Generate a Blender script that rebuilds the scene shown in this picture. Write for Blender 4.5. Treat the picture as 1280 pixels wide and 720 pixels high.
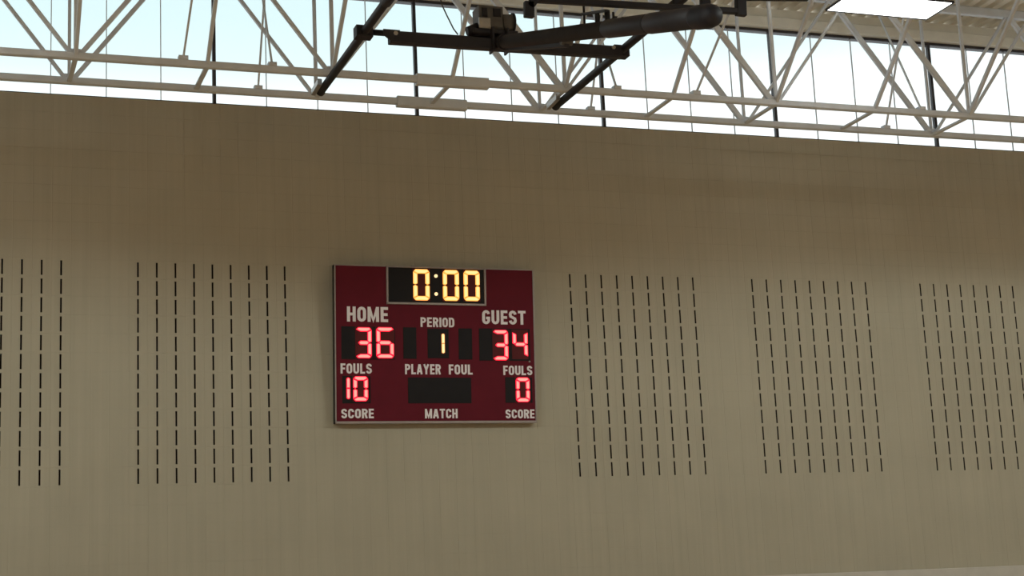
import bpy, bmesh, math, random
from mathutils import Vector, Matrix

# ------------------------------------------------------------------ scene
for o in list(bpy.data.objects):
    bpy.data.objects.remove(o)
scene = bpy.context.scene
C = scene.collection
random.seed(7)

# ------------------------------------------------------------------ camera
cam_d = bpy.data.cameras.new('camera')
cam_d.sensor_width = 36.0
cam_d.lens = 58.05
cam_d.clip_start, cam_d.clip_end = 0.1, 500
cam = bpy.data.objects.new('camera', cam_d)
C.objects.link(cam)
_r = Vector((0.94286372, -0.33010449, -0.04515565))
_u = Vector((-0.0224103, -0.19805677, 0.97993433))
_b = Vector((-0.33242411, -0.92293258, -0.19413828))
cam.matrix_world = Matrix(((_r.x, _u.x, _b.x, -2.144), (_r.y, _u.y, _b.y, -18.001),
                           (_r.z, _u.z, _b.z, 1.577), (0, 0, 0, 1)))
scene.camera = cam

# ------------------------------------------------------------------ sky
SKY = 1.28
world = bpy.data.worlds.new('sky')
scene.world = world
world.use_nodes = True
nt = world.node_tree
nt.nodes.clear()
n_out = nt.nodes.new('ShaderNodeOutputWorld')
n_bg = nt.nodes.new('ShaderNodeBackground')
n_tc = nt.nodes.new('ShaderNodeTexCoord')
n_sep = nt.nodes.new('ShaderNodeSeparateXYZ')
n_rmp = nt.nodes.new('ShaderNodeValToRGB')
e = n_rmp.color_ramp.elements
e[0].position, e[0].color = 0.0, (1.0, 1.0, 1.0, 1)
e[1].position, e[1].color = 1.0, (0.36, 0.56, 0.68, 1)
for pos, col in ((0.300, (1.0, 1.0, 1.0)), (0.325, (0.73, 0.83, 0.84)), (0.352, (0.665, 0.80, 0.81)), (0.6, (0.48, 0.67, 0.75))):
    m_ = e.new(pos)
    m_.color = (*col, 1)
nt.links.new(n_tc.outputs['Generated'], n_sep.inputs[0])
nt.links.new(n_sep.outputs['Z'], n_rmp.inputs[0])
nt.links.new(n_rmp.outputs[0], n_bg.inputs[0])
n_bg.inputs[1].default_value = SKY
nt.links.new(n_bg.outputs[0], n_out.inputs[0])

# ------------------------------------------------------------------ lamp powers, exposure
LAMP_NEAR = 25.0       # watts of the row along the scoreboard wall
FILL_COURT = 1180.0    # watts of an unseen lamp added over the court, aimed down
FILL_WIDE = 500.0      # watts of an unseen wide lamp added to light the lower wall
LENS = 5.0             # glow of a lamp's diffuser
DECK_FILL = 15.0         # glow added on each lamp's top to brighten deck and truss
vs = scene.view_settings
vs.view_transform = 'Standard'
vs.look = 'None'
vs.gamma = 1.0
vs.use_curve_mapping = False
vs.exposure = 0.0


# ------------------------------------------------------------------ materials
def mat(name, col, rough=0.6, metal=0.0, noise=0.0, scale=8.0, stretch=None, bump=0.0, spec=None):
    m = bpy.data.materials.new(name)
    m.use_nodes = True
    t = m.node_tree
    b = t.nodes['Principled BSDF']
    b.inputs['Base Color'].default_value = (*col, 1)
    b.inputs['Roughness'].default_value = rough
    b.inputs['Metallic'].default_value = metal
    if spec is not None:
        b.inputs['Specular IOR Level'].default_value = spec
    if noise or bump:
        tc = t.nodes.new('ShaderNodeTexCoord')
        mp = t.nodes.new('ShaderNodeMapping')
        t.links.new(tc.outputs['Object'], mp.inputs[0])
        if stretch:
            mp.inputs['Scale'].default_value = stretch
        ns = t.nodes.new('ShaderNodeTexNoise')
        ns.inputs['Scale'].default_value = scale
        ns.inputs['Detail'].default_value = 5
        t.links.new(mp.outputs[0], ns.inputs['Vector'])
        if noise:
            rp = t.nodes.new('ShaderNodeValToRGB')
            rp.color_ramp.elements[0].position = 0.3
            rp.color_ramp.elements[1].position = 0.7
            rp.color_ramp.elements[0].color = (*[max(0, c * (1 - noise)) for c in col], 1)
            rp.color_ramp.elements[1].color = (*[c * (1 + noise) for c in col], 1)
            t.links.new(ns.outputs[0], rp.inputs[0])
            t.links.new(rp.outputs[0], b.inputs['Base Color'])
        if bump:
            bp = t.nodes.new('ShaderNodeBump')
            bp.inputs['Strength'].default_value = bump
            bp.inputs['Distance'].default_value = 0.004
            t.links.new(ns.outputs[0], bp.inputs['Height'])
            t.links.new(bp.outputs[0], b.inputs['Normal'])
    return m


def emit(name, col, strength):
    m = bpy.data.materials.new(name)
    m.use_nodes = True
    t = m.node_tree
    b = t.nodes['Principled BSDF']
    b.inputs['Base Color'].default_value = (0.02, 0.02, 0.02, 1)
    b.inputs['Emission Color'].default_value = (*col, 1)
    b.inputs['Emission Strength'].default_value = strength
    return m


def glass(name):
    m = bpy.data.materials.new(name)
    m.use_nodes = True
    t = m.node_tree
    t.nodes.clear()
    o = t.nodes.new('ShaderNodeOutputMaterial')
    mix = t.nodes.new('ShaderNodeMixShader')
    tr = t.nodes.new('ShaderNodeBsdfTransparent')
    gl = t.nodes.new('ShaderNodeBsdfGlossy')
    fr = t.nodes.new('ShaderNodeFresnel')
    fr.inputs[0].default_value = 1.3
    tr.inputs[0].default_value = (0.97, 1.0, 1.0, 1)
    gl.inputs['Roughness'].default_value = 0.03
    t.links.new(fr.outputs[0], mix.inputs[0])
    t.links.new(tr.outputs[0], mix.inputs[1])
    t.links.new(gl.outputs[0], mix.inputs[2])
    t.links.new(mix.outputs[0], o.inputs[0])
    return m


def wall_mat(name, col):
    """painted masonry: fine vertical drag marks and soft blotches, continuous over the blocks"""
    m = bpy.data.materials.new(name)
    m.use_nodes = True
    t = m.node_tree
    b = t.nodes['Principled BSDF']
    b.inputs['Roughness'].default_value = 0.75
    b.inputs['Specular IOR Level'].default_value = 0.2
    geo = t.nodes.new('ShaderNodeNewGeometry')
    mp = t.nodes.new('ShaderNodeMapping')
    mp.inputs['Scale'].default_value = (14, 1, 0.5)
    t.links.new(geo.outputs['Position'], mp.inputs[0])
    n1 = t.nodes.new('ShaderNodeTexNoise')
    n1.inputs['Scale'].default_value = 1.0
    n1.inputs['Detail'].default_value = 6
    t.links.new(mp.outputs[0], n1.inputs['Vector'])
    n2 = t.nodes.new('ShaderNodeTexNoise')
    n2.inputs['Scale'].default_value = 1.3
    n2.inputs['Detail'].default_value = 3
    t.links.new(geo.outputs['Position'], n2.inputs['Vector'])
    ad = t.nodes.new('ShaderNodeMath')
    ad.operation = 'ADD'
    t.links.new(n1.outputs[0], ad.inputs[0])
    t.links.new(n2.outputs[0], ad.inputs[1])
    rp = t.nodes.new('ShaderNodeValToRGB')
    rp.color_ramp.elements[0].position = 0.7
    rp.color_ramp.elements[1].position = 1.3
    rp.color_ramp.elements[0].color = (*[c * 0.94 for c in col], 1)
    rp.color_ramp.elements[1].color = (*[c * 1.05 for c in col], 1)
    # ColorRamp input is clamped to 0..1, so halve first
    hf = t.nodes.new('ShaderNodeMath')
    hf.operation = 'MULTIPLY'
    hf.inputs[1].default_value = 0.5
    t.links.new(ad.outputs[0], hf.inputs[0])
    rp.color_ramp.elements[0].position = 0.35
    rp.color_ramp.elements[1].position = 0.65
    t.links.new(hf.outputs[0], rp.inputs[0])
    t.links.new(rp.outputs[0], b.inputs['Base Color'])
    n3 = t.nodes.new('ShaderNodeTexNoise')
    n3.inputs['Scale'].default_value = 90
    n3.inputs['Detail'].default_value = 2
    t.links.new(geo.outputs['Position'], n3.inputs['Vector'])
    bp = t.nodes.new('ShaderNodeBump')
    bp.inputs['Strength'].default_value = 0.25
    bp.inputs['Distance'].default_value = 0.003
    t.links.new(n3.outputs[0], bp.inputs['Height'])
    t.links.new(bp.outputs[0], b.inputs['Normal'])
    return m


M = {
    'wall': wall_mat('painted_block', (0.44, 0.398, 0.305)),
    'mortar': mat('mortar', (0.30, 0.26, 0.2), 0.9, noise=0.1),
    'slot_fill_shade': mat('slot_fill_shade', (0.02, 0.015, 0.01), 0.95, noise=0.2),
    'side_wall': mat('side_wall_paint', (0.45, 0.40, 0.31), 0.8, noise=0.05, scale=3),
    'floor': mat('maple_floor', (0.42, 0.285, 0.16), 0.35, noise=0.15, scale=2.0, stretch=(1, 12, 1)),
    'deck': mat('roof_deck_paint', (0.80, 0.76, 0.66), 0.55, noise=0.05, scale=3),
    'steel': mat('truss_paint', (0.68, 0.73, 0.80), 0.5, noise=0.05, scale=6),
    'beam': mat('edge_beam_paint', (0.88, 0.86, 0.76), 0.6, noise=0.06, scale=4),
    'frame': mat('dark_window_frame', (0.035, 0.03, 0.035), 0.45, noise=0.1),
    'bar': mat('grey_glazing_bar', (0.55, 0.58, 0.60), 0.5, noise=0.05),
    'glass': glass('window_glass'),
    'pad': mat('pale_band_paint', (0.56, 0.52, 0.46), 0.6, noise=0.05, scale=5),
    'black': mat('black_powdercoat', (0.006, 0.006, 0.013), 0.6, noise=0.25, scale=10),
    'charcoal': mat('charcoal_paint', (0.019, 0.019, 0.028), 0.55, noise=0.2, scale=10),
    'zinc': mat('zinc_plate', (0.45, 0.44, 0.43), 0.35, metal=0.6, noise=0.1),
    'motor': mat('grey_motor_casting', (0.10, 0.095, 0.09), 0.55, noise=0.25, scale=14),
    'maroon': mat('maroon_board_paint', (0.125, 0.010, 0.020), 0.7, noise=0.06, scale=5, spec=0.15),
    'side': mat('board_side_black', (0.012, 0.009, 0.009), 0.5, noise=0.1),
    'trim': mat('board_trim_aluminium', (0.34, 0.29, 0.27), 0.45, metal=0.3, noise=0.08),
    'window': mat('digit_window_black', (0.012, 0.010, 0.011), 0.6, noise=0.1, spec=0.2),
    'module': mat('digit_module_glow_tint', (0.10, 0.012, 0.014), 0.6, noise=0.1, spec=0.2),  # plate tinted red so that a glow shows around the digits
    'letter': mat('white_lettering', (0.86, 0.82, 0.84), 0.5, noise=0.03),
    'amber': (emit('amber_led_halo', (1.0, 0.42, 0.07), 1.6), emit('amber_led', (1.0, 0.66, 0.26), 1.35)),
    'pale_amber': (emit('pale_led_halo', (1.0, 0.5, 0.14), 1.3), emit('pale_led', (1.0, 0.68, 0.34), 1.4)),
    'red': (emit('red_led_halo', (1.0, 0.006, 0.035), 2.2), emit('red_led', (1.0, 0.072, 0.058), 6.0)),  # LED edges glow in a deeper colour to imitate bloom
    'lens': emit('lamp_diffuser', (0.97, 1.0, 0.97), LENS),
    'deck_fill': emit('deck_fill_glow', (0.92, 1.0, 1.0), DECK_FILL),
    'lamp_body': mat('white_lamp_body', (0.6, 0.58, 0.54), 0.5, noise=0.05),
    'cable': mat('thin_cable', (0.08, 0.08, 0.08), 0.6, noise=0.1),
}


# ------------------------------------------------------------------ mesh helpers
class MB:
    def __init__(self):
        self.v, self.f = [], []

    def add(self, verts, faces):
        k = len(self.v)
        self.v += [tuple(p) for p in verts]
        self.f += [tuple(i + k for i in q) for q in faces]
        return self

    def box(self, x0, x1, y0, y1, z0, z1, ch=0.0):
        """box; ch chamfers the four edges of the -y face"""
        if ch <= 0:
            v = [(x0, y0, z0), (x1, y0, z0), (x1, y1, z0), (x0, y1, z0),
                 (x0, y0, z1), (x1, y0, z1), (x1, y1, z1), (x0, y1, z1)]
            f = [(0, 3, 2, 1), (4, 5, 6, 7), (0, 1, 5, 4), (1, 2, 6, 5), (2, 3, 7, 6), (3, 0, 4, 7)]
            return self.add(v, f)
        a = [(x0 + ch, y0, z0 + ch), (x1 - ch, y0, z0 + ch), (x1 - ch, y0, z1 - ch), (x0 + ch, y0, z1 - ch)]
        b = [(x0, y0 + ch, z0), (x1, y0 + ch, z0), (x1, y0 + ch, z1), (x0, y0 + ch, z1)]
        c = [(x0, y1, z0), (x1, y1, z0), (x1, y1, z1), (x0, y1, z1)]
        f = [(0, 1, 2, 3), (11, 10, 9, 8)]
        for i in range(4):
            j = (i + 1) % 4
            f += [(4 + i, 4 + j, j, i), (8 + i, 8 + j, 4 + j, 4 + i)]
        return self.add(a + b + c, f)

    def bar(self, p, q, w, h=None, up=(0, 0, 1), ch=0.0):
        """rectangular bar from p to q: w across, h along 'up'; optional chamfered section"""
        p, q = Vector(p), Vector(q)
        h = h or w
        d = (q - p).normalized()
        u = Vector(up)
        s = d.cross(u)
        if s.length < 1e-4:
            s = d.cross(Vector((0, 1, 0)))
        s.normalize()
        u = s.cross(d).normalized()
        c = ch or min(w, h) * 0.14
        prof = [(-w / 2 + c, -h / 2), (w / 2 - c, -h / 2), (w / 2, -h / 2 + c), (w / 2, h / 2 - c),
                (w / 2 - c, h / 2), (-w / 2 + c, h / 2), (-w / 2, h / 2 - c), (-w / 2, -h / 2 + c)]
        n = 8
        v = [p + s * a + u * b for a, b in prof] + [q + s * a + u * b for a, b in prof]
        f = [(i, (i + 1) % n, n + (i + 1) % n, n + i) for i in range(n)]
        f += [tuple(range(n - 1, -1, -1)), tuple(range(n, 2 * n))]
        return self.add(v, f)

    def tube(self, pts, rads, n=14, cap=True):
        """round tube through points with a radius at each"""
        pts = [Vector(p) for p in pts]
        if not isinstance(rads, (list, tuple)):
            rads = [rads] * len(pts)
        d0 = (pts[-1] - pts[0]).normalized()
        a = Vector((0, 0, 1)) if abs(d0.z) < 0.9 else Vector((1, 0, 0))
        v = []
        for i, p in enumerate(pts):
            d = (pts[min(i + 1, len(pts) - 1)] - pts[max(i - 1, 0)])
            d = d.normalized() if d.length > 1e-6 else d0
            s = d.cross(a).normalized()
            u = s.cross(d)
            for k in range(n):
                t = 2 * math.pi * k / n
                v.append(p + (s * math.cos(t) + u * math.sin(t)) * rads[i])
        f = []
        for i in range(len(pts) - 1):
            for k in range(n):
                f.append((i * n + k, i * n + (k + 1) % n, (i + 1) * n + (k + 1) % n, (i + 1) * n + k))
        if cap:
            f += [tuple(range(n - 1, -1, -1)), tuple((len(pts) - 1) * n + k for k in range(n))]
        return self.add(v, f)

    def prism(self, poly, y0, y1):
        """polygon in x,z extruded along y (y0 front)"""
        n = len(poly)
        v = [(x, y0, z) for x, z in poly] + [(x, y1, z) for x, z in poly]
        f = [tuple(range(n)), tuple(range(2 * n - 1, n - 1, -1))]
        f += [(i, n + i, n + (i + 1) % n, (i + 1) % n) for i in range(n)]
        return self.add(v, f)

    def mesh(self, name, material, smooth=False):
        me = bpy.data.meshes.new(name)
        me.from_pydata(self.v, [], self.f)
        bm = bmesh.new()
        bm.from_mesh(me)
        bmesh.ops.recalc_face_normals(bm, faces=bm.faces)
        bm.to_mesh(me)
        bm.free()
        me.materials.append(material)
        if smooth:
            for p in me.polygons:
                p.use_smooth = len(p.vertices) == 4
        return me

    def build(self, name, material, parent=None, smooth=False):
        return link(name, self.mesh(name, material, smooth), parent)


def link(name, data, parent=None, loc=None):
    o = bpy.data.objects.new(name, data)
    C.objects.link(o)
    if parent:
        o.parent = parent
    if loc is not None:
        o.location = loc
    return o


def tag(o, label=None, cat=None, group=None, kind=None):
    for k, v in (('label', label), ('category', cat), ('group', group), ('kind', kind)):
        if v:
            o[k] = v
    return o


def thing(name, loc, label, cat, group=None, kind=None):
    return tag(link(name, None, None, loc), label, cat, group, kind)


# ------------------------------------------------------------------ the hall
X0, X1, Y0 = -12.0, 20.0, -25.0
S, H = 0.2032, 0.20513          # block module across and up
ZTOP = 5.5705 + 9 * H           # top of the masonry, 7.417
HEAD = 8.85                     # underside of the clerestory head
DECK = 9.17

o = MB().box(X0, X1, Y0, 0.35, -0.2, 0.0).build('floor', M['floor'])
tag(o, 'warm wooden gymnasium floor below the picture', 'floor', kind='structure')

# roof deck with trapezoid flutes running away from the wall
b = MB()
prof, x = [], X0
while x < X1:
    prof += [(x, DECK + 0.075), (x + 0.045, DECK + 0.075), (x + 0.075, DECK), (x + 0.170, DECK)]
    x += S
prof.append((X1, DECK + 0.075))
n = len(prof)
b.add([(x, Y0, z) for x, z in prof] + [(x, 0.40, z) for x, z in prof] +
      [(X0, Y0, DECK + 0.15), (X1, Y0, DECK + 0.15), (X0, 0.40, DECK + 0.15), (X1, 0.40, DECK + 0.15)],
      [(i, i + 1, n + i + 1, n + i) for i in range(n - 1)] +
      [(2 * n, 2 * n + 2, 2 * n + 3, 2 * n + 1)])
o = b.build('ceiling', M['deck'])
tag(o, 'ivory fluted metal roof deck above the clerestory', 'ceiling', kind='structure')

# side walls and the wall behind the camera
for nm, box, lab in (('wall_left', (X0 - 0.3, X0, Y0, 0.35, 0, DECK + 0.05), 'plain beige side wall left of the picture'),
                     ('wall_right', (X1, X1 + 0.3, Y0, 0.35, 0, DECK + 0.05), 'plain beige side wall right of the picture'),
                     ('wall_front', (X0 - 0.3, X1 + 0.3, Y0 - 0.3, Y0, 0, 7.4), 'plain beige wall behind the viewer')):
    o = MB().box(*box).build(nm, M['side_wall'])
    tag(o, lab, 'wall', kind='structure')

# ---- the scoreboard wall: backing slab, one coursed skin, slotted acoustic blocks
wall = MB().box(X0, X1, 0.105, 0.35, 0.0, ZTOP).build('wall_back', M['mortar'])
tag(wall, 'beige painted block wall with rows of dark slots behind the scoreboard', 'wall', kind='structure')
MB().box(X0, X1, 0.012, 0.105, ZTOP - 0.012, ZTOP).build('wall_cap', M['wall'], wall)

PANELS = (-12, 0, 25, 37, 49)   # first slot column of each slotted panel (nine columns, twelve courses)
slotted = {(c + i, r) for c in PANELS for i in range(9) for r in range(12)}
cv, ch, dv = 0.0035, 0.0007, 0.0020   # joint chamfers: upright joints, bed joints, depth


def block_skin(b, xc, zt):
    x0, x1, z0, z1 = xc - S / 2, xc + S / 2, zt - H, zt
    d = dv
    b.add([(x0, d, z0), (x1, d, z0), (x1, d, z1), (x0, d, z1),
           (x0 + cv, 0, z0 + ch), (x1 - cv, 0, z0 + ch), (x1 - cv, 0, z1 - ch), (x0 + cv, 0, z1 - ch)],
          [(4, 5, 6, 7), (0, 1, 5, 4), (1, 2, 6, 5), (2, 3, 7, 6), (3, 0, 4, 7)])


skin = MB()
for r in range(-9, 28):
    zt = 5.5705 - r * H
    if zt - H < -0.05:
        break
    for c in range(int(X0 / S) + 1, int(X1 / S)):
        if (c, r) not in slotted:
            block_skin(skin, c * S, zt)
o = skin.build('block_courses', M['wall'], wall)
o['kind'] = 'stuff'

sb = MB()
x0, x1, z0, z1 = -S / 2, S / 2, -H, 0.0
sw, s0, s1 = 0.0095, -0.9 * H, -0.1 * H
sb.add([(x0, dv, z0), (x1, dv, z0), (x1, dv, z1), (x0, dv, z1),
        (x0 + cv, 0, z0 + ch), (x1 - cv, 0, z0 + ch), (x1 - cv, 0, z1 - ch), (x0 + cv, 0, z1 - ch),
        (-sw, 0, s0), (sw, 0, s0), (sw, 0, s1), (-sw, 0, s1),
        (-sw, 0.095, s0), (sw, 0.095, s0), (sw, 0.095, s1), (-sw, 0.095, s1)],
       [(0, 1, 5, 4), (1, 2, 6, 5), (2, 3, 7, 6), (3, 0, 4, 7),
        (4, 5, 9, 8), (5, 6, 10, 9), (6, 7, 11, 10), (7, 4, 8, 11),
        (8, 9, 13, 12), (9, 10, 14, 13), (10, 11, 15, 14), (11, 8, 12, 15)])
slot_mesh = bpy.data.meshes.new('slotted_block')
slot_mesh.from_pydata(sb.v, [], sb.f)
slot_mesh.materials.append(M['wall'])
slot_mesh.materials.append(M['slot_fill_shade'])   # cavity walls coloured dark to stand for the shade inside
for p in slot_mesh.polygons:
    p.material_index = 1 if p.index >= 8 else 0
for c0 in PANELS:
    bk = MB().box((c0 - 0.5) * S, (c0 + 8.5) * S, 0.095, 0.105, 5.5705 - 12 * H, 5.5705).build('slotted_panel', M['slot_fill_shade'], wall)
    for i in range(9):
        for r in range(12):
            link('slotted_block', slot_mesh, bk, ((c0 + i) * S, 0, 5.5705 - r * H))

# pale band along the foot of the wall
o = MB().box(X0, X1, -0.03, -0.001, 0.1, 1.905, 0.006).build('trim_3', M['pad'])
tag(o, 'pale grey painted band along the foot of the beige wall', 'wall band', kind='structure')
o = MB().box(X0, X1, -0.02, -0.001, 0.0, 0.1, 0.004).build('baseboard_back', M['frame'])
tag(o, 'black rubber baseboard at the foot of the wall', 'baseboard', kind='structure')

# ---- clerestory: bays of four panes between dark mullions
BAY = 2.402
pane_mesh = MB().box(-0.29, 0.29, 0.060, 0.066, ZTOP + 0.02, HEAD).mesh('pane', M['glass'])
bar_mesh = MB().box(-0.0045, 0.0045, 0.050, 0.068, ZTOP + 0.02, HEAD).mesh('glazing_bar', M['bar'])
mull_mesh = MB().box(-0.019, 0.019, 0.03, 0.09, ZTOP, HEAD + 0.03, 0.006).mesh('mullion', M['frame'])
rail_mesh = MB().box(0.0, BAY, 0.02, 0.12, HEAD - 0.002, HEAD + 0.035, 0.006).mesh('head_rail', M['frame'])
sill_mesh = MB().box(0.0, BAY, 0.03, 0.12, ZTOP, ZTOP + 0.02, 0.004).mesh('sill_rail', M['frame'])
order = ['far left', 'first', 'second', 'third', 'fourth', 'fifth', 'sixth']
first_bay, k = -5, 0
for i in range(first_bay, 8):
    xl = 0.864 + i * BAY
    k += 1
    vis = -1 <= i <= 4
    lab = ('clerestory window bay above the wall, %s from the left edge' % order[i + 2]) if vis else \
          'clerestory window bay above the wall beyond the picture'
    w = thing('window_%d' % k, (xl, 0, 0), lab, 'window', 'clerestory bays', 'structure')
    w.location.z = 0
    link('mullion', mull_mesh, w)
    if i == 7:
        link('mullion', mull_mesh, w, (BAY, 0, 0))
    link('head_rail', rail_mesh, w)
    link('sill_rail', sill_mesh, w)
    for j in range(4):
        p = link('pane', pane_mesh, w, ((j + 0.5) * BAY / 4, 0, 0))
        p.scale.x = BAY / 4 / 0.58
        if j:
            link('glazing_bar', bar_mesh, w, (j * BAY / 4, 0, 0))
# outer ends of the clerestory strip
o = MB().box(X0, 0.864 + first_bay * BAY - 0.02, 0.02, 0.35, ZTOP, DECK + 0.05).box(0.864 + 8 * BAY + 0.02, X1, 0.02, 0.35, ZTOP, DECK + 0.05).build('wall_end', M['wall'], wall)
# unseen window strip added behind the camera for extra daylight
w = thing('window_%d' % (k + 1), (0, Y0, 0), 'long unseen window added behind the viewer for extra daylight', 'window', None, 'structure')
MB().box(X0, X1, -0.16, -0.15, 7.4, HEAD).build('pane', M['glass'], w)
for i in range(14):
    link('mullion', mull_mesh, w, (X0 + 0.3 + i * BAY, -0.2, 0))

# edge beam over the clerestory
b = MB()
b.box(X0, X1, -0.07, 0.13, HEAD + 0.035, HEAD + 0.175, 0.012)
b.box(X0, X1, 0.02, 0.13, HEAD + 0.175, DECK - 0.004)
o = b.build('trim_1', M['beam'])
tag(o, 'ivory painted steel edge beam above the clerestory windows', 'beam', kind='structure')
o = MB().box(X0 - 0.3, X1 + 0.3, Y0 - 0.3, Y0, HEAD, DECK + 0.05).build('trim_2', M['beam'])
tag(o, 'ivory beam over the window behind the viewer', 'beam', kind='structure')

# ------------------------------------------------------------------ roof truss
YN, YF, ZC, ZT = -1.4, -0.6, 7.383, 9.115
XN, L = -0.79, 2.685
KR = range(-2, 7)
truss = thing('roof_truss', (3.24, -1.0, ZC), 'white steel double roof truss running along the wall in front of the windows', 'truss')
OFF = Vector((3.24, -1.0, ZC))


def tv(p):
    return Vector(p) - OFF


def tbar(name, p, q, w, h=None, up=(0, 1, 0)):
    return MB().bar(tv(p), tv(q), w, h, up).build(name, M['steel'], truss)


xa, xb = XN - 2.5 * L, XN + 6.5 * L
for y in (YN, YF):
    tbar('bottom_chord', (xa, y, ZC), (xb, y, ZC), 0.074, 0.074, (0, 0, 1))
    tbar('top_chord', (xa, y, ZT), (xb, y, ZT), 0.09, 0.11, (0, 0, 1))
    tbar('splice_sleeve', (2.83, y, ZC - 0.004), (3.66, y, ZC - 0.004), 0.10, 0.122, (0, 0, 1))
for k in KR:
    xk = XN + k * L
    right = xk > 3.25
    wl, wr = (0.072, 0.034) if right else (0.040, 0.048)
    for y in (YN, YF):
        sgn = 0.012 if y == YN else -0.012
        tbar('diagonal', (xk - 0.05, y + sgn, ZC + 0.03), (xk - L / 2 + 0.03, y + sgn, ZT - 0.05), wl * (1 if y == YN else 0.92), 0.05)
        tbar('diagonal', (xk + 0.05, y + sgn, ZC + 0.03), (xk + L / 2 - 0.03, y + sgn, ZT - 0.05), wr, 0.04)
        tbar('upright', (xk, y - sgn, ZC + 0.03), (xk, y - sgn, ZT - 0.05), 0.042 if y == YN else 0.034, 0.035)
        g = MB().prism([(-0.10, 0.015), (-0.07, -0.03), (0.07, -0.03), (0.10, 0.015), (0.05, 0.06), (-0.05, 0.06)], -0.006, 0.006)
        g.build('gusset_plate', M['steel'], truss).location = tv((xk, y, ZC + 0.02))
    for xm in (xk, xk + L / 2):
        tbar('cross_strut', (xm, YN + 0.03, ZC - 0.01), (xm, YF - 0.03, ZC - 0.01), 0.052, 0.03, (0, 0, 1))
        tbar('kicker_brace', (xm, YN - 0.02, ZC + 0.02), (xm, YN - 1.86, ZT - 0.05), 0.052, 0.04, (1, 0, 0))
for xm in (-2.76, 1.24, 5.22, 9.27):
    for ya, yb in ((YN, YF), (YF, YN)):
        p, q = Vector((xm, ya, ZC + 0.045)), Vector((xm, yb, ZT - 0.05))
        tbar('bridging_rod', p, q, 0.026, 0.02, (1, 0, 0))
        cl = MB().box(-0.045, 0.045, -0.045, 0.045, 0.0, 0.045, 0.008)
        cl.build('rod_clamp', M['steel'], truss).location = tv((xm, ya, ZC + 0.03))
for xm in (0.30, 6.22):
    tbar('bridging_rod', (xm, YN, ZC + 0.05), (xm, YN - 2.45, ZT - 0.05), 0.028, 0.02, (1, 0, 0))
    MB().box(-0.05, 0.05, -0.045, 0.045, 0.0, 0.05, 0.008).build('rod_clamp', M['steel'], truss).location = tv((xm, YN, ZC + 0.03))

for y, lab in ((-3.3, 'ivory roof purlin under the deck above the truss braces'),
               (-3.85, 'ivory roof purlin under the deck behind the bridging rods')):
    o = MB().bar((xa, y, ZT), (xb, y, ZT), 0.07, 0.11, (0, 0, 1)).build('roof_purlin', M['steel'])
    tag(o, lab, 'purlin', 'roof purlins')

# ------------------------------------------------------------------ folded basketball backstop under the roof
bs = thing('basketball_backstop', (3.25, -2.9, 7.32), 'black steel frame of a folded basketball backstop hung below the roof truss', 'backstop frame')
BO = Vector((3.25, -2.9, 7.32))


def bpart(name, mb, material, parent=bs, smooth=False):
    o = mb.build(name, material, parent, smooth)
    return o


def bv(p):
    return Vector(p) - BO


# two carrier pipes running out from the truss
for xp, zp in ((1.865, 7.318), (4.635, 7.322)):
    p = bpart('carrier_pipe', MB().tube([bv((xp, -0.97, zp)), bv((xp, -6.6, zp))], 0.043), M['black'], smooth=True)
    bpart('pipe_sleeve', MB().tube([bv((xp, -3.72, zp)), bv((xp, -4.3, zp))], 0.058), M['black'], smooth=True)
    bpart('end_plug', MB().tube([bv((xp, -0.945, zp)), bv((xp, -0.97, zp))], 0.049), M['charcoal'], smooth=True)
    bpart('pipe_clamp', MB().bar(bv((xp - 0.07, -0.90, zp + 0.005)), bv((xp - 0.07, -1.22, zp + 0.025)), 0.05, 0.07), M['zinc'])
    bpart('hanger', MB().tube([bv((xp, -6.4, zp)), bv((xp, -6.4, DECK))], 0.03), M['black'], smooth=True)
# cross pipe and box beam between the carrier pipes
bpart('cross_pipe', MB().tube([bv((1.79, -2.86, 7.330)), bv((4.72, -2.86, 7.352))], 0.031), M['black'], smooth=True)
bm_ = MB()
bm_.bar(bv((2.10, -2.95, 7.252)), bv((4.60, -2.95, 7.277)), 0.09, 0.125)
box = bpart('box_beam', bm_, M['charcoal'])
bpart('end_plate', MB().prism([(-1.22, -0.06), (-1.13, -0.128), (-1.05, -0.128), (-1.05, 0.0), (-1.22, 0.0)], -0.11, -0.095), M['charcoal'])
bpart('bolt', MB().tube([bv((2.155, -3.018, 7.283)), bv((2.155, -3.004, 7.283))], 0.024, 6), M['zinc'])
bpart('bolt', MB().tube([bv((4.50, -3.018, 7.31)), bv((4.50, -3.004, 7.31))], 0.022, 6), M['zinc'])
for xs in (1.865, 4.635):
    bpart('saddle', MB().box(xs - BO.x - 0.085, xs - BO.x + 0.085, -0.03, 0.11, -0.055, 0.06, 0.012), M['black'])

# mast: straight pipe hanging from the beam towards the court, growing collars
PA, PB = Vector((3.25, -2.80, 7.335)), Vector((3.25, -7.66, 5.838))


def mp(t):
    return bv(PA.lerp(PB, t))


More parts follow.
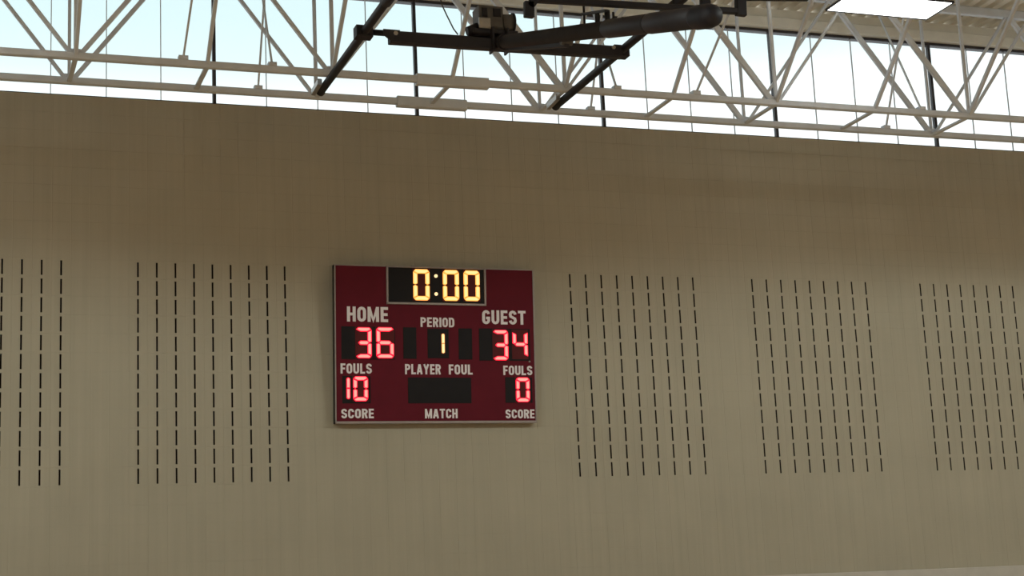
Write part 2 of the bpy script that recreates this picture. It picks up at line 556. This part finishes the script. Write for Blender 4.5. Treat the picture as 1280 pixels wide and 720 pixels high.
bpart('mast', MB().tube([mp(-0.10), mp(-0.05), mp(0.60)], [0.05, 0.068, 0.072], 18), M['charcoal'], smooth=True)
bpart('mast_sleeve', MB().tube([mp(0.60), mp(0.605), mp(0.77), mp(0.775)], [0.072, 0.081, 0.081, 0.072], 18), M['charcoal'], smooth=True)
bpart('mast_end', MB().tube([mp(0.775), mp(0.78), mp(0.955)], [0.074, 0.085, 0.085], 18), M['charcoal'], smooth=True)
bpart('end_cap', MB().tube([mp(0.945), mp(0.95), mp(0.985), mp(1.0), mp(1.008), mp(1.010)],
                           [0.087, 0.094, 0.094, 0.082, 0.055, 0.004], 20), M['black'], smooth=True)
bpart('hinge_plate', MB().bar(bv((3.33, -2.98, 7.17)), bv((3.33, -2.98, 7.42)), 0.02, 0.14, (0, 1, 0)), M['charcoal'])
bpart('hinge_plate', MB().bar(bv((3.17, -2.98, 7.17)), bv((3.17, -2.98, 7.42)), 0.02, 0.14, (0, 1, 0)), M['charcoal'])
bpart('strap', MB().tube([mp(0.06), mp(0.075)], 0.080, 18), M['black'], smooth=True)
# strut under the mast
bpart('mast_strut', MB().bar(bv((3.28, -3.05, 7.20)), bv((3.28, -4.72, 6.66)), 0.05, 0.07), M['charcoal'])
bpart('strut_pin', MB().tube([bv((3.23, -4.70, 6.685)), bv((3.34, -4.70, 6.685))], 0.035, 10), M['motor'], smooth=True)

# electric winch on top of the beam
wo = MB()
wo.box(3.045 - BO.x, 3.305 - BO.x, -0.10, 0.12, 0.10, 0.345, 0.02)
win = bpart('winch', wo, M['motor'])
MB().box(3.03 - BO.x, 3.155 - BO.x, -0.13, -0.10, 0.09, 0.20, 0.012).build('gear_cover', M['zinc'], win)
MB().box(3.07 - BO.x, 3.13 - BO.x, -0.115, -0.10, 0.215, 0.315, 0.01).build('shadow_slot', M['black'], win)
MB().box(3.19 - BO.x, 3.275 - BO.x, -0.115, -0.10, 0.225, 0.315, 0.01).build('shadow_slot', M['black'], win)
MB().tube([(3.305 - BO.x, 0.0, 0.19), (3.42 - BO.x, 0.0, 0.20)], [0.10, 0.10], 18).build('cable_drum', M['motor'], win, True)
MB().tube([(3.42 - BO.x, 0.0, 0.20), (3.435 - BO.x, 0.0, 0.20)], [0.115, 0.115], 18).build('drum_flange', M['charcoal'], win, True)
MB().tube([(2.93 - BO.x, -0.02, 0.075), (3.045 - BO.x, -0.02, 0.105)], [0.045, 0.07], 14).build('motor_end', M['black'], win, True)
MB().box(2.98 - BO.x, 3.46 - BO.x, -0.09, 0.09, 0.045, 0.10, 0.01).build('base_plate', M['charcoal'], win)
bpart('power_cable', MB().tube([bv((2.66, -2.9, 7.80)), bv((2.678, -2.9, 7.675)), bv((2.725, -2.9, 7.567)), bv((2.795, -2.9, 7.419)), bv((2.84, -2.9, 7.36))], 0.007, 6), M['cable'], smooth=True)
bpart('power_cable', MB().tube([bv((2.66, -2.9, 7.80)), bv((2.66, -2.9, DECK))], 0.007, 6), M['cable'], smooth=True)

# folded board carrier above the mast
rail = bpart('board_rail', MB().bar(bv((2.52, -6.0, 6.530)), bv((4.42, -6.0, 6.582)), 0.05, 0.052), M['black'])
bpart('rail_post', MB().bar(bv((4.385, -6.0, 6.545)), bv((4.405, -6.0, 7.05)), 0.095, 0.06, (0, 1, 0)), M['black'])
bpart('rail_post', MB().bar(bv((4.05, -6.0, 6.56)), bv((4.06, -6.0, 7.05)), 0.09, 0.05, (0, 1, 0)), M['black'])
bpart('rail_post', MB().bar(bv((2.435, -6.0, 6.372)), bv((2.44, -6.0, 6.50)), 0.082, 0.06, (0, 1, 0)), M['black'])
bpart('rail_post', MB().bar(bv((2.44, -6.0, 6.46)), bv((2.56, -6.0, 6.62)), 0.07, 0.06, (0, 1, 0)), M['black'])
bpart('rail_arm', MB().bar(bv((2.54, -6.0, 6.58)), bv((2.54, -6.0, 7.05)), 0.07, 0.05, (0, 1, 0)), M['black'])
bpart('rail_arm', MB().bar(bv((4.38, -6.0, 6.705)), bv((5.05, -6.0, 6.757)), 0.04, 0.045), M['black'])
bpart('carrier_beam', MB().bar(bv((1.87, -6.0, 7.07)), bv((5.1, -6.0, 7.07)), 0.06, 0.08), M['black'])
for xp in (1.865, 4.635):
    bpart('carrier_link', MB().bar(bv((xp, -6.0, 7.03)), bv((xp, -6.0, 7.33)), 0.05, 0.05, (0, 1, 0)), M['black'])
for t, dx, hgt in ((0.50, 0.0, 0.24), (0.545, 0.02, 0.17), (0.565, 0.0, 0.17), (0.59, 0.03, 0.17), (0.63, 0.0, 0.14)):
    q_ = mp(t)
    bpart('stay_rod', MB().tube([q_ + Vector((dx, 0, 0.03)), q_ + Vector((dx, 0, hgt))], 0.011 if t != 0.59 else 0.026, 8), M['black'], smooth=True)
bpart('stay_bar', MB().bar(mp(0.49) + Vector((0.0, 0, 0.165)), mp(0.60) + Vector((0.0, 0, 0.165)), 0.03, 0.022), M['charcoal'])

# ------------------------------------------------------------------ high bay lamps
def lamp(loc, label, group, watts, cone, blend=0.7, col=(1.0, 0.96, 0.88), soft=0.3):
    t = thing('high_bay_lamp', loc, label, 'lamp', group)
    w, d = 0.66, 0.275
    # tapered housing
    v = [(-w, -d, 0), (w, -d, 0), (w, d, 0), (-w, d, 0),
         (-w * 0.82, -d * 0.6, 0.14), (w * 0.82, -d * 0.6, 0.14), (w * 0.82, d * 0.6, 0.14), (-w * 0.82, d * 0.6, 0.14)]
    MB().add(v, [(4, 5, 6, 7), (0, 1, 5, 4), (1, 2, 6, 5), (2, 3, 7, 6), (3, 0, 4, 7)]).build('housing', M['lamp_body'], t)
    MB().box(-w + 0.012, w - 0.012, -d + 0.012, d - 0.012, 0.0, 0.012).build('diffuser', M['lens'], t)
    MB().box(-w * 0.7, w * 0.7, -d * 0.45, d * 0.45, 0.14, 0.15).build('deck_fill_panel', M['deck_fill'], t)  # added panel, glows upward to brighten the deck and truss
    for a, b_ in (((-w, -d), (w, -d)), ((w, -d), (w, d)), ((w, d), (-w, d)), ((-w, d), (-w, -d))):
        MB().bar((a[0], a[1], 0.006), (b_[0], b_[1], 0.006), 0.014, 0.026).build('rim', M['charcoal'], t)
    for sx in (-1, 1):
        MB().tube([(sx * w * 0.95, 0.0, 0.01), (sx * w * 0.7, 0, 0.5), (sx * w * 0.7, 0, DECK - loc[2])], 0.006, 6).build('hanging_cable', M['cable'], t)
    if watts:
        ld = bpy.data.lights.new('lamp_light', 'SPOT')
        ld.energy = watts
        ld.spot_size = math.radians(cone)
        ld.spot_blend = blend
        ld.shadow_soft_size = soft
        ld.color = col
        lo = link('lamp_light', ld, t, (0, 0, -0.02 - soft))
    return t


lamp((7.975, -2.875, 8.10), 'glowing white rectangular high bay lamp hanging in front of the truss', 'high bay lamps', LAMP_NEAR, 100, soft=0.0)
for xl in (-8.14, -2.77, 13.34):
    lamp((xl, -2.875, 8.10), 'rectangular high bay lamp hanging over the wall beyond the picture', 'high bay lamps', LAMP_NEAR, 100)
for yl in (-9.5, -16.0):  # unseen rows added; cones and colours shaped to light wall and floor
    for xl in ((-8.5, -3.6, 9.0, 14.0) if yl == -9.5 else (-8.0, -1.5, 5.0, 11.5, 16.5)):
        lamp((xl, yl, 8.10), 'unseen high bay lamp added over the court to light the hall', 'high bay lamps',
             FILL_WIDE if yl == -9.5 else FILL_COURT, 160 if yl == -9.5 else 140, 0.10 if yl == -9.5 else 0.7,
             (0.86, 1.0, 0.98) if yl == -9.5 else (1.0, 0.96, 0.88))

# ------------------------------------------------------------------ scoreboard
BW, BH, BD = 2.390, 1.792, 0.088
board = thing('scoreboard', (2.142, -0.097, 3.752), 'maroon electronic basketball scoreboard showing 0:00, 36 and 34 on the beige wall', 'scoreboard')
board.rotation_euler.x = math.radians(4.13)

MB().box(0.006, BW - 0.006, 0.004, BD, 0.006, BH - 0.006).build('cabinet', M['side'], board)
MB().box(0.012, BW - 0.012, 0.0, 0.004, 0.02, BH - 0.010).build('face_panel', M['maroon'], board)
MB().box(0.0, 0.012, -0.006, BD, 0.0, BH).build('frame_rail', M['side'], board)
MB().box(0.0, 0.014, -0.010, -0.006, 0.0, BH).build('frame_edge', M['trim'], board)
MB().box(BW - 0.012, BW, -0.008, BD, 0.0, BH).build('frame_rail', M['trim'], board)
MB().box(0.0, BW, -0.010, BD, 0.0, 0.026).build('frame_rail', M['trim'], board)
MB().box(0.0, BW, -0.008, BD, BH - 0.010, BH).build('frame_rail', M['trim'], board)
for xh in (0.5, BW - 0.5):
    MB().bar((xh, BD, BH - 0.12), (xh, BD + 0.13, BH - 0.11), 0.06, 0.04).build('mounting_bracket', M['side'], board)
# little lifting lugs on the top edge
for xh in (0.93, 1.28):
    MB().box(xh - 0.012, xh + 0.012, 0.02, 0.05, BH, BH + 0.02).build('lifting_lug', M['trim'], board)
# clock panel with its own silver border
cx0, cx1, cz0, cz1 = 0.604, 1.800, 1.352, BH - 0.004
for bx in ((cx0, cx0 + 0.024, cz0, cz1), (cx1 - 0.024, cx1, cz0, cz1), (cx0, cx1, cz0, cz0 + 0.026), (cx0, cx1, cz1 - 0.012, cz1)):
    MB().box(bx[0], bx[1], -0.016, 0.0, bx[2], bx[3], 0.004).build('clock_border', M['trim'], board)


def window(x0, x1, z0, z1):
    return MB().box(x0, x1, -0.004, 0.0, z0, z1, 0.002).build('digit_window', M['window'], board)


window(cx0 + 0.024, cx1 - 0.024, cz0 + 0.026, cz1 - 0.012)
for wn in ((0.077, 0.700, 0.722, 1.093), (0.797, 0.952, 0.732, 1.092), (1.084, 1.338, 0.741, 1.080), (1.456, 1.620, 0.730, 1.088),
           (1.704, 2.330, 0.718, 1.092), (0.084, 0.409, 0.226, 0.536), (0.846, 1.599, 0.227, 0.520), (2.013, 2.345, 0.232, 0.528)):
    window(*wn)

# seven segment digits
SEG = {'0': 'abcdef', '1': 'bc', '3': 'abgcd', '4': 'fgbc', '6': 'afgedc'}


def seg_poly(s, w, h, t):
    g = t * 0.06            # gap between neighbouring segments
    k = t * 0.5
    hh = h / 2
    if s == 'a':
        return [(k + g, h), (w - k - g, h), (w - g, h - k), (w - t - g, h - t), (t + g, h - t), (g, h - k)]
    if s == 'd':
        return [(k + g, 0), (g, k), (t + g, t), (w - t - g, t), (w - g, k), (w - k - g, 0)]
    if s == 'g':
        return [(k + g, hh), (t + g, hh + k), (w - t - g, hh + k), (w - k - g, hh), (w - t - g, hh - k), (t + g, hh - k)]
    x0, x1 = (0, t) if s in 'fe' else (w - t, w)
    z0, z1 = (hh, h) if s in 'fb' else (0, hh)
    xo, xi = (x0, x1) if s in 'fe' else (x1, x0)
    if s in 'fb':
        return [(xo, z1 - k - g * 1.5), (xi, z1 - t - g), (xi, z0 + k * 0.5 + g), ((xo + xi) / 2, z0 + g), (xo, z0 + k * 0.4 + g)]
    return [(xo, z0 + k + g * 1.5), (xi, z0 + t + g), (xi, z1 - k * 0.5 - g), ((xo + xi) / 2, z1 - g), (xo, z1 - k * 0.4 - g)]


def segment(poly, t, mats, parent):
    """one lit bar: deep coloured edge imitating bloom around a hotter raised core"""
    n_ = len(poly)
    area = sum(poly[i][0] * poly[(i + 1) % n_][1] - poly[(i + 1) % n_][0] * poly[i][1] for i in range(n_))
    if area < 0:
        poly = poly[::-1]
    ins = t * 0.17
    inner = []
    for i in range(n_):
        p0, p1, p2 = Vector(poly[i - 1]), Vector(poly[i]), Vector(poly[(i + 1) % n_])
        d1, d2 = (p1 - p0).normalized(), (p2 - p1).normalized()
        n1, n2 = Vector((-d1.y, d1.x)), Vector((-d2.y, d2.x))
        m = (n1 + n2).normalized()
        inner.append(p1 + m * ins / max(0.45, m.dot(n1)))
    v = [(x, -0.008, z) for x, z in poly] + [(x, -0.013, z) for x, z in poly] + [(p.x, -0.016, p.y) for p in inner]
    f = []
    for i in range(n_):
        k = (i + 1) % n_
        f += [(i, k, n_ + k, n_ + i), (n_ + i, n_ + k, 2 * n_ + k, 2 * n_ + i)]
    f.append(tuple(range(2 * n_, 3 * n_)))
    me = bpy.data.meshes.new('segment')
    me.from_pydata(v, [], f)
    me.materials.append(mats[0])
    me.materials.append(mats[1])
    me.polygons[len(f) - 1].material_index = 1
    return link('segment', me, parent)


def digit(ch_, x0, x1, z0, z1, t, material):
    w, h = x1 - x0, z1 - z0
    d = MB().box(x0 - 0.006, x1 + 0.006, -0.008, -0.004, z0 - 0.006, z1 + 0.006).build('digit', M['module'], board)
    for s in SEG[ch_]:
        if ch_ == '1':        # plain upright bar in two halves
            za, zb = (z0 + h * 0.51, z1) if s == 'b' else (z0, z0 + h * 0.49)
            c_ = t * 0.3
            zo, s_ = (zb, -1) if s == 'b' else (za, 1)
            zi = za if s == 'b' else zb
            poly = [(x0, zi), (x0, zo + s_ * c_), (x0 + c_, zo), (x1 - c_, zo), (x1, zo + s_ * c_), (x1, zi)]
        else:
            poly = [(x0 + a, z0 + b_) for a, b_ in seg_poly(s, w, h, t)]
        segment(poly, t, material, d)


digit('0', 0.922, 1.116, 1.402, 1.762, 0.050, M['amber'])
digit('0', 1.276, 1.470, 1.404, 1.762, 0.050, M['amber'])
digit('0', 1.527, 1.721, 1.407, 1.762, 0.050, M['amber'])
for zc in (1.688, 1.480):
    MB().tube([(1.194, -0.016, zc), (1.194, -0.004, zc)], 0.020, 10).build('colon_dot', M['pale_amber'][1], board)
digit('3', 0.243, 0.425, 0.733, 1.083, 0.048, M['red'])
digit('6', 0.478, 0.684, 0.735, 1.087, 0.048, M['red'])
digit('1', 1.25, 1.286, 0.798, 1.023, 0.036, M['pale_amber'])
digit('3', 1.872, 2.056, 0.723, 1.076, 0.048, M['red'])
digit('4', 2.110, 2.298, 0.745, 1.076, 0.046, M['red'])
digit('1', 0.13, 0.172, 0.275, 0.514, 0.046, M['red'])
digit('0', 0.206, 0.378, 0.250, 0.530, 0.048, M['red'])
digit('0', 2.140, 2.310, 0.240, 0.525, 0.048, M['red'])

# lettering: condensed bold strokes
T = 0.185


def arc(cx, cz, rx, rz, a0, a1, n=6):
    return [(cx + rx * math.cos(math.radians(a0 + (a1 - a0) * i / n)), cz + rz * math.sin(math.radians(a0 + (a1 - a0) * i / n))) for i in range(n + 1)]


def glyph(c):
    """strokes (points, closed) for a letter one unit high, and its width"""
    h = T / 2
    lo, hi, md = h, 1 - h, 0.5
    w = {'M': 0.70, 'I': T, 'L': 0.45, 'E': 0.46, 'F': 0.44, 'T': 0.52, 'A': 0.58, 'Y': 0.58}.get(c, 0.53)
    l, r = h, w - h
    cx, rx = w / 2, w / 2 - h
    rz = 0.20
    top = arc(cx, hi - rz, rx, rz, 0, 180)
    bot = arc(cx, lo + rz, rx, rz, 180, 360)
    if c == 'H':
        s = [([(l, 0), (l, 1)], 0), ([(r, 0), (r, 1)], 0), ([(l, md), (r, md)], 0)]
    elif c == 'O':
        s = [(top + bot, 1)]
    elif c == 'M':
        s = [([(l, 0), (l, 1)], 0), ([(r, 0), (r, 1)], 0), ([(l, 0.97), (w / 2, 0.12), (r, 0.97)], 0)]
    elif c == 'E':
        s = [([(l, 0), (l, 1)], 0), ([(l, hi), (w, hi)], 0), ([(l, md), (w * 0.94, md)], 0), ([(l, lo), (w, lo)], 0)]
    elif c == 'F':
        s = [([(l, 0), (l, 1)], 0), ([(l, hi), (w, hi)], 0), ([(l, md), (w * 0.92, md)], 0)]
    elif c == 'G':
        s = [(arc(cx, hi - rz, rx, rz, 5, 180) + arc(cx, lo + rz, rx, rz, 180, 350) + [(r, 0.48)], 0), ([(cx, 0.44), (w, 0.44)], 0)]
    elif c == 'C':
        s = [([(r, 0.66)] + arc(cx, hi - rz, rx, rz, 0, 180) + arc(cx, lo + rz, rx, rz, 180, 360) + [(r, 0.34)], 0)]
    elif c == 'U':
        s = [([(l, 1)] + bot + [(r, 1)], 0)]
    elif c == 'S':
        s = [(arc(cx, hi - 0.19, rx, 0.19, 0, 180) + [(l + 0.03, 0.58), (r - 0.03, 0.42)] + arc(cx, lo + 0.19, rx, 0.19, 0, -180), 0)]
    elif c == 'T':
        s = [([(0, hi), (w, hi)], 0), ([(w / 2, 0), (w / 2, hi)], 0)]
    elif c in 'PR':
        s = [([(l, 0), (l, 1)], 0), ([(l, hi), (cx, hi)] + arc(cx, hi - 0.2, rx, 0.2, 90, -90) + [(l, hi - 0.4)], 0)]
        if c == 'R':
            s.append(([(cx + 0.02, 0.5), (w - h * 0.9, 0)], 0))
    elif c == 'I':
        s = [([(l, 0), (l, 1)], 0)]
    elif c == 'D':
        s = [([(l, 0), (l, 1)], 0), ([(l, hi), (cx - 0.02, hi)] + arc(cx, hi - 0.22, rx, 0.22, 80, 0) + arc(cx, lo + 0.22, rx, 0.22, 0, -80) + [(cx - 0.02, lo), (l, lo)], 0)]
    elif c == 'L':
        s = [([(l, 0), (l, 1)], 0), ([(l, lo), (w, lo)], 0)]
    elif c == 'A':
        s = [([(h * 0.9, 0), (w / 2 - 0.02, 0.98)], 0), ([(w - h * 0.9, 0), (w / 2 + 0.02, 0.98)], 0), ([(w * 0.25, 0.30), (w * 0.75, 0.30)], 0)]
    elif c == 'Y':
        s = [([(h * 0.9, 1), (w / 2, 0.44)], 0), ([(w - h * 0.9, 1), (w / 2, 0.44)], 0), ([(w / 2, 0), (w / 2, 0.5)], 0)]
    return s, w


def stroke(b, pts, closed, f, y0, y1, t):
    """ribbon of width t (glyph units) along pts; f maps glyph units to the board"""
    n = len(pts)
    P = [Vector(p) for p in pts]
    lft, rgt = [], []
    for i in range(n):
        a = P[i - 1] if (closed or i > 0) else None
        c = P[(i + 1) % n] if (closed or i < n - 1) else None
        d1 = (P[i] - a).normalized() if a is not None and (P[i] - a).length > 1e-6 else None
        d2 = (c - P[i]).normalized() if c is not None and (c - P[i]).length > 1e-6 else None
        d1 = d1 or d2
        d2 = d2 or d1
        n1, n2 = Vector((-d1.y, d1.x)), Vector((-d2.y, d2.x))
        m = n1 + n2
        m = m.normalized() if m.length > 1e-3 else n1
        k = t / 2 / max(0.5, m.dot(n1))
        lft.append(P[i] + m * k)
        rgt.append(P[i] - m * k)
    v = []
    for A_, B_ in zip(lft, rgt):
        for q in (A_, B_):
            x_, z_ = f(q)
            v += [(x_, y0, z_), (x_, y1, z_)]
    faces = []
    m = n if closed else n - 1
    for i in range(m):
        j = (i + 1) % n
        a, c = 4 * i, 4 * j
        faces += [(a, a + 2, c + 2, c), (a, c, c + 1, a + 1), (a + 2, a + 3, c + 3, c + 2)]
    if not closed:
        faces += [(0, 1, 3, 2), (4 * (n - 1), 4 * (n - 1) + 2, 4 * (n - 1) + 3, 4 * (n - 1) + 1)]
    b.add(v, faces)


def word(text, x0, x1, z0, z1):
    gap = 0.10
    gl = [glyph(c) for c in text]
    total = sum(g[1] for g in gl) + gap * (len(gl) - 1)
    sx, sz = (x1 - x0) / total, (z1 - z0)
    b = MB()
    pen = 0.0
    for i, (strokes, w) in enumerate(gl):
        for k_, (pts, closed) in enumerate(strokes):
            y0 = -0.003 - 0.0001 * k_
            stroke(b, pts, closed, lambda q, pen=pen: (x0 + (pen + q.x) * sx, z0 + q.y * sz), y0, 0.0, T)
        pen += w + gap
    o = b.build('lettering', M['letter'], board)
    o['label'] = 'white capital lettering %s' % text
    return o


word('HOME', 0.145, 0.622, 1.147, 1.318)
word('GUEST', 1.748, 2.282, 1.142, 1.305)
word('PERIOD', 1.005, 1.408, 1.099, 1.209)
word('FOULS', 0.066, 0.426, 0.560, 0.674)
word('PLAYER', 0.814, 1.237, 0.556, 0.672)
word('FOUL', 1.333, 1.619, 0.556, 0.671)
word('FOULS', 1.993, 2.350, 0.553, 0.662)
word('SCORE', 0.070, 0.443, 0.060, 0.166)
word('MATCH', 1.042, 1.429, 0.056, 0.164)
word('SCORE', 2.010, 2.365, 0.052, 0.155)
MB().tube([(2.316, -0.012, 0.712), (2.316, 0.0, 0.712)], 0.010, 8).build('screw', M['trim'], board)
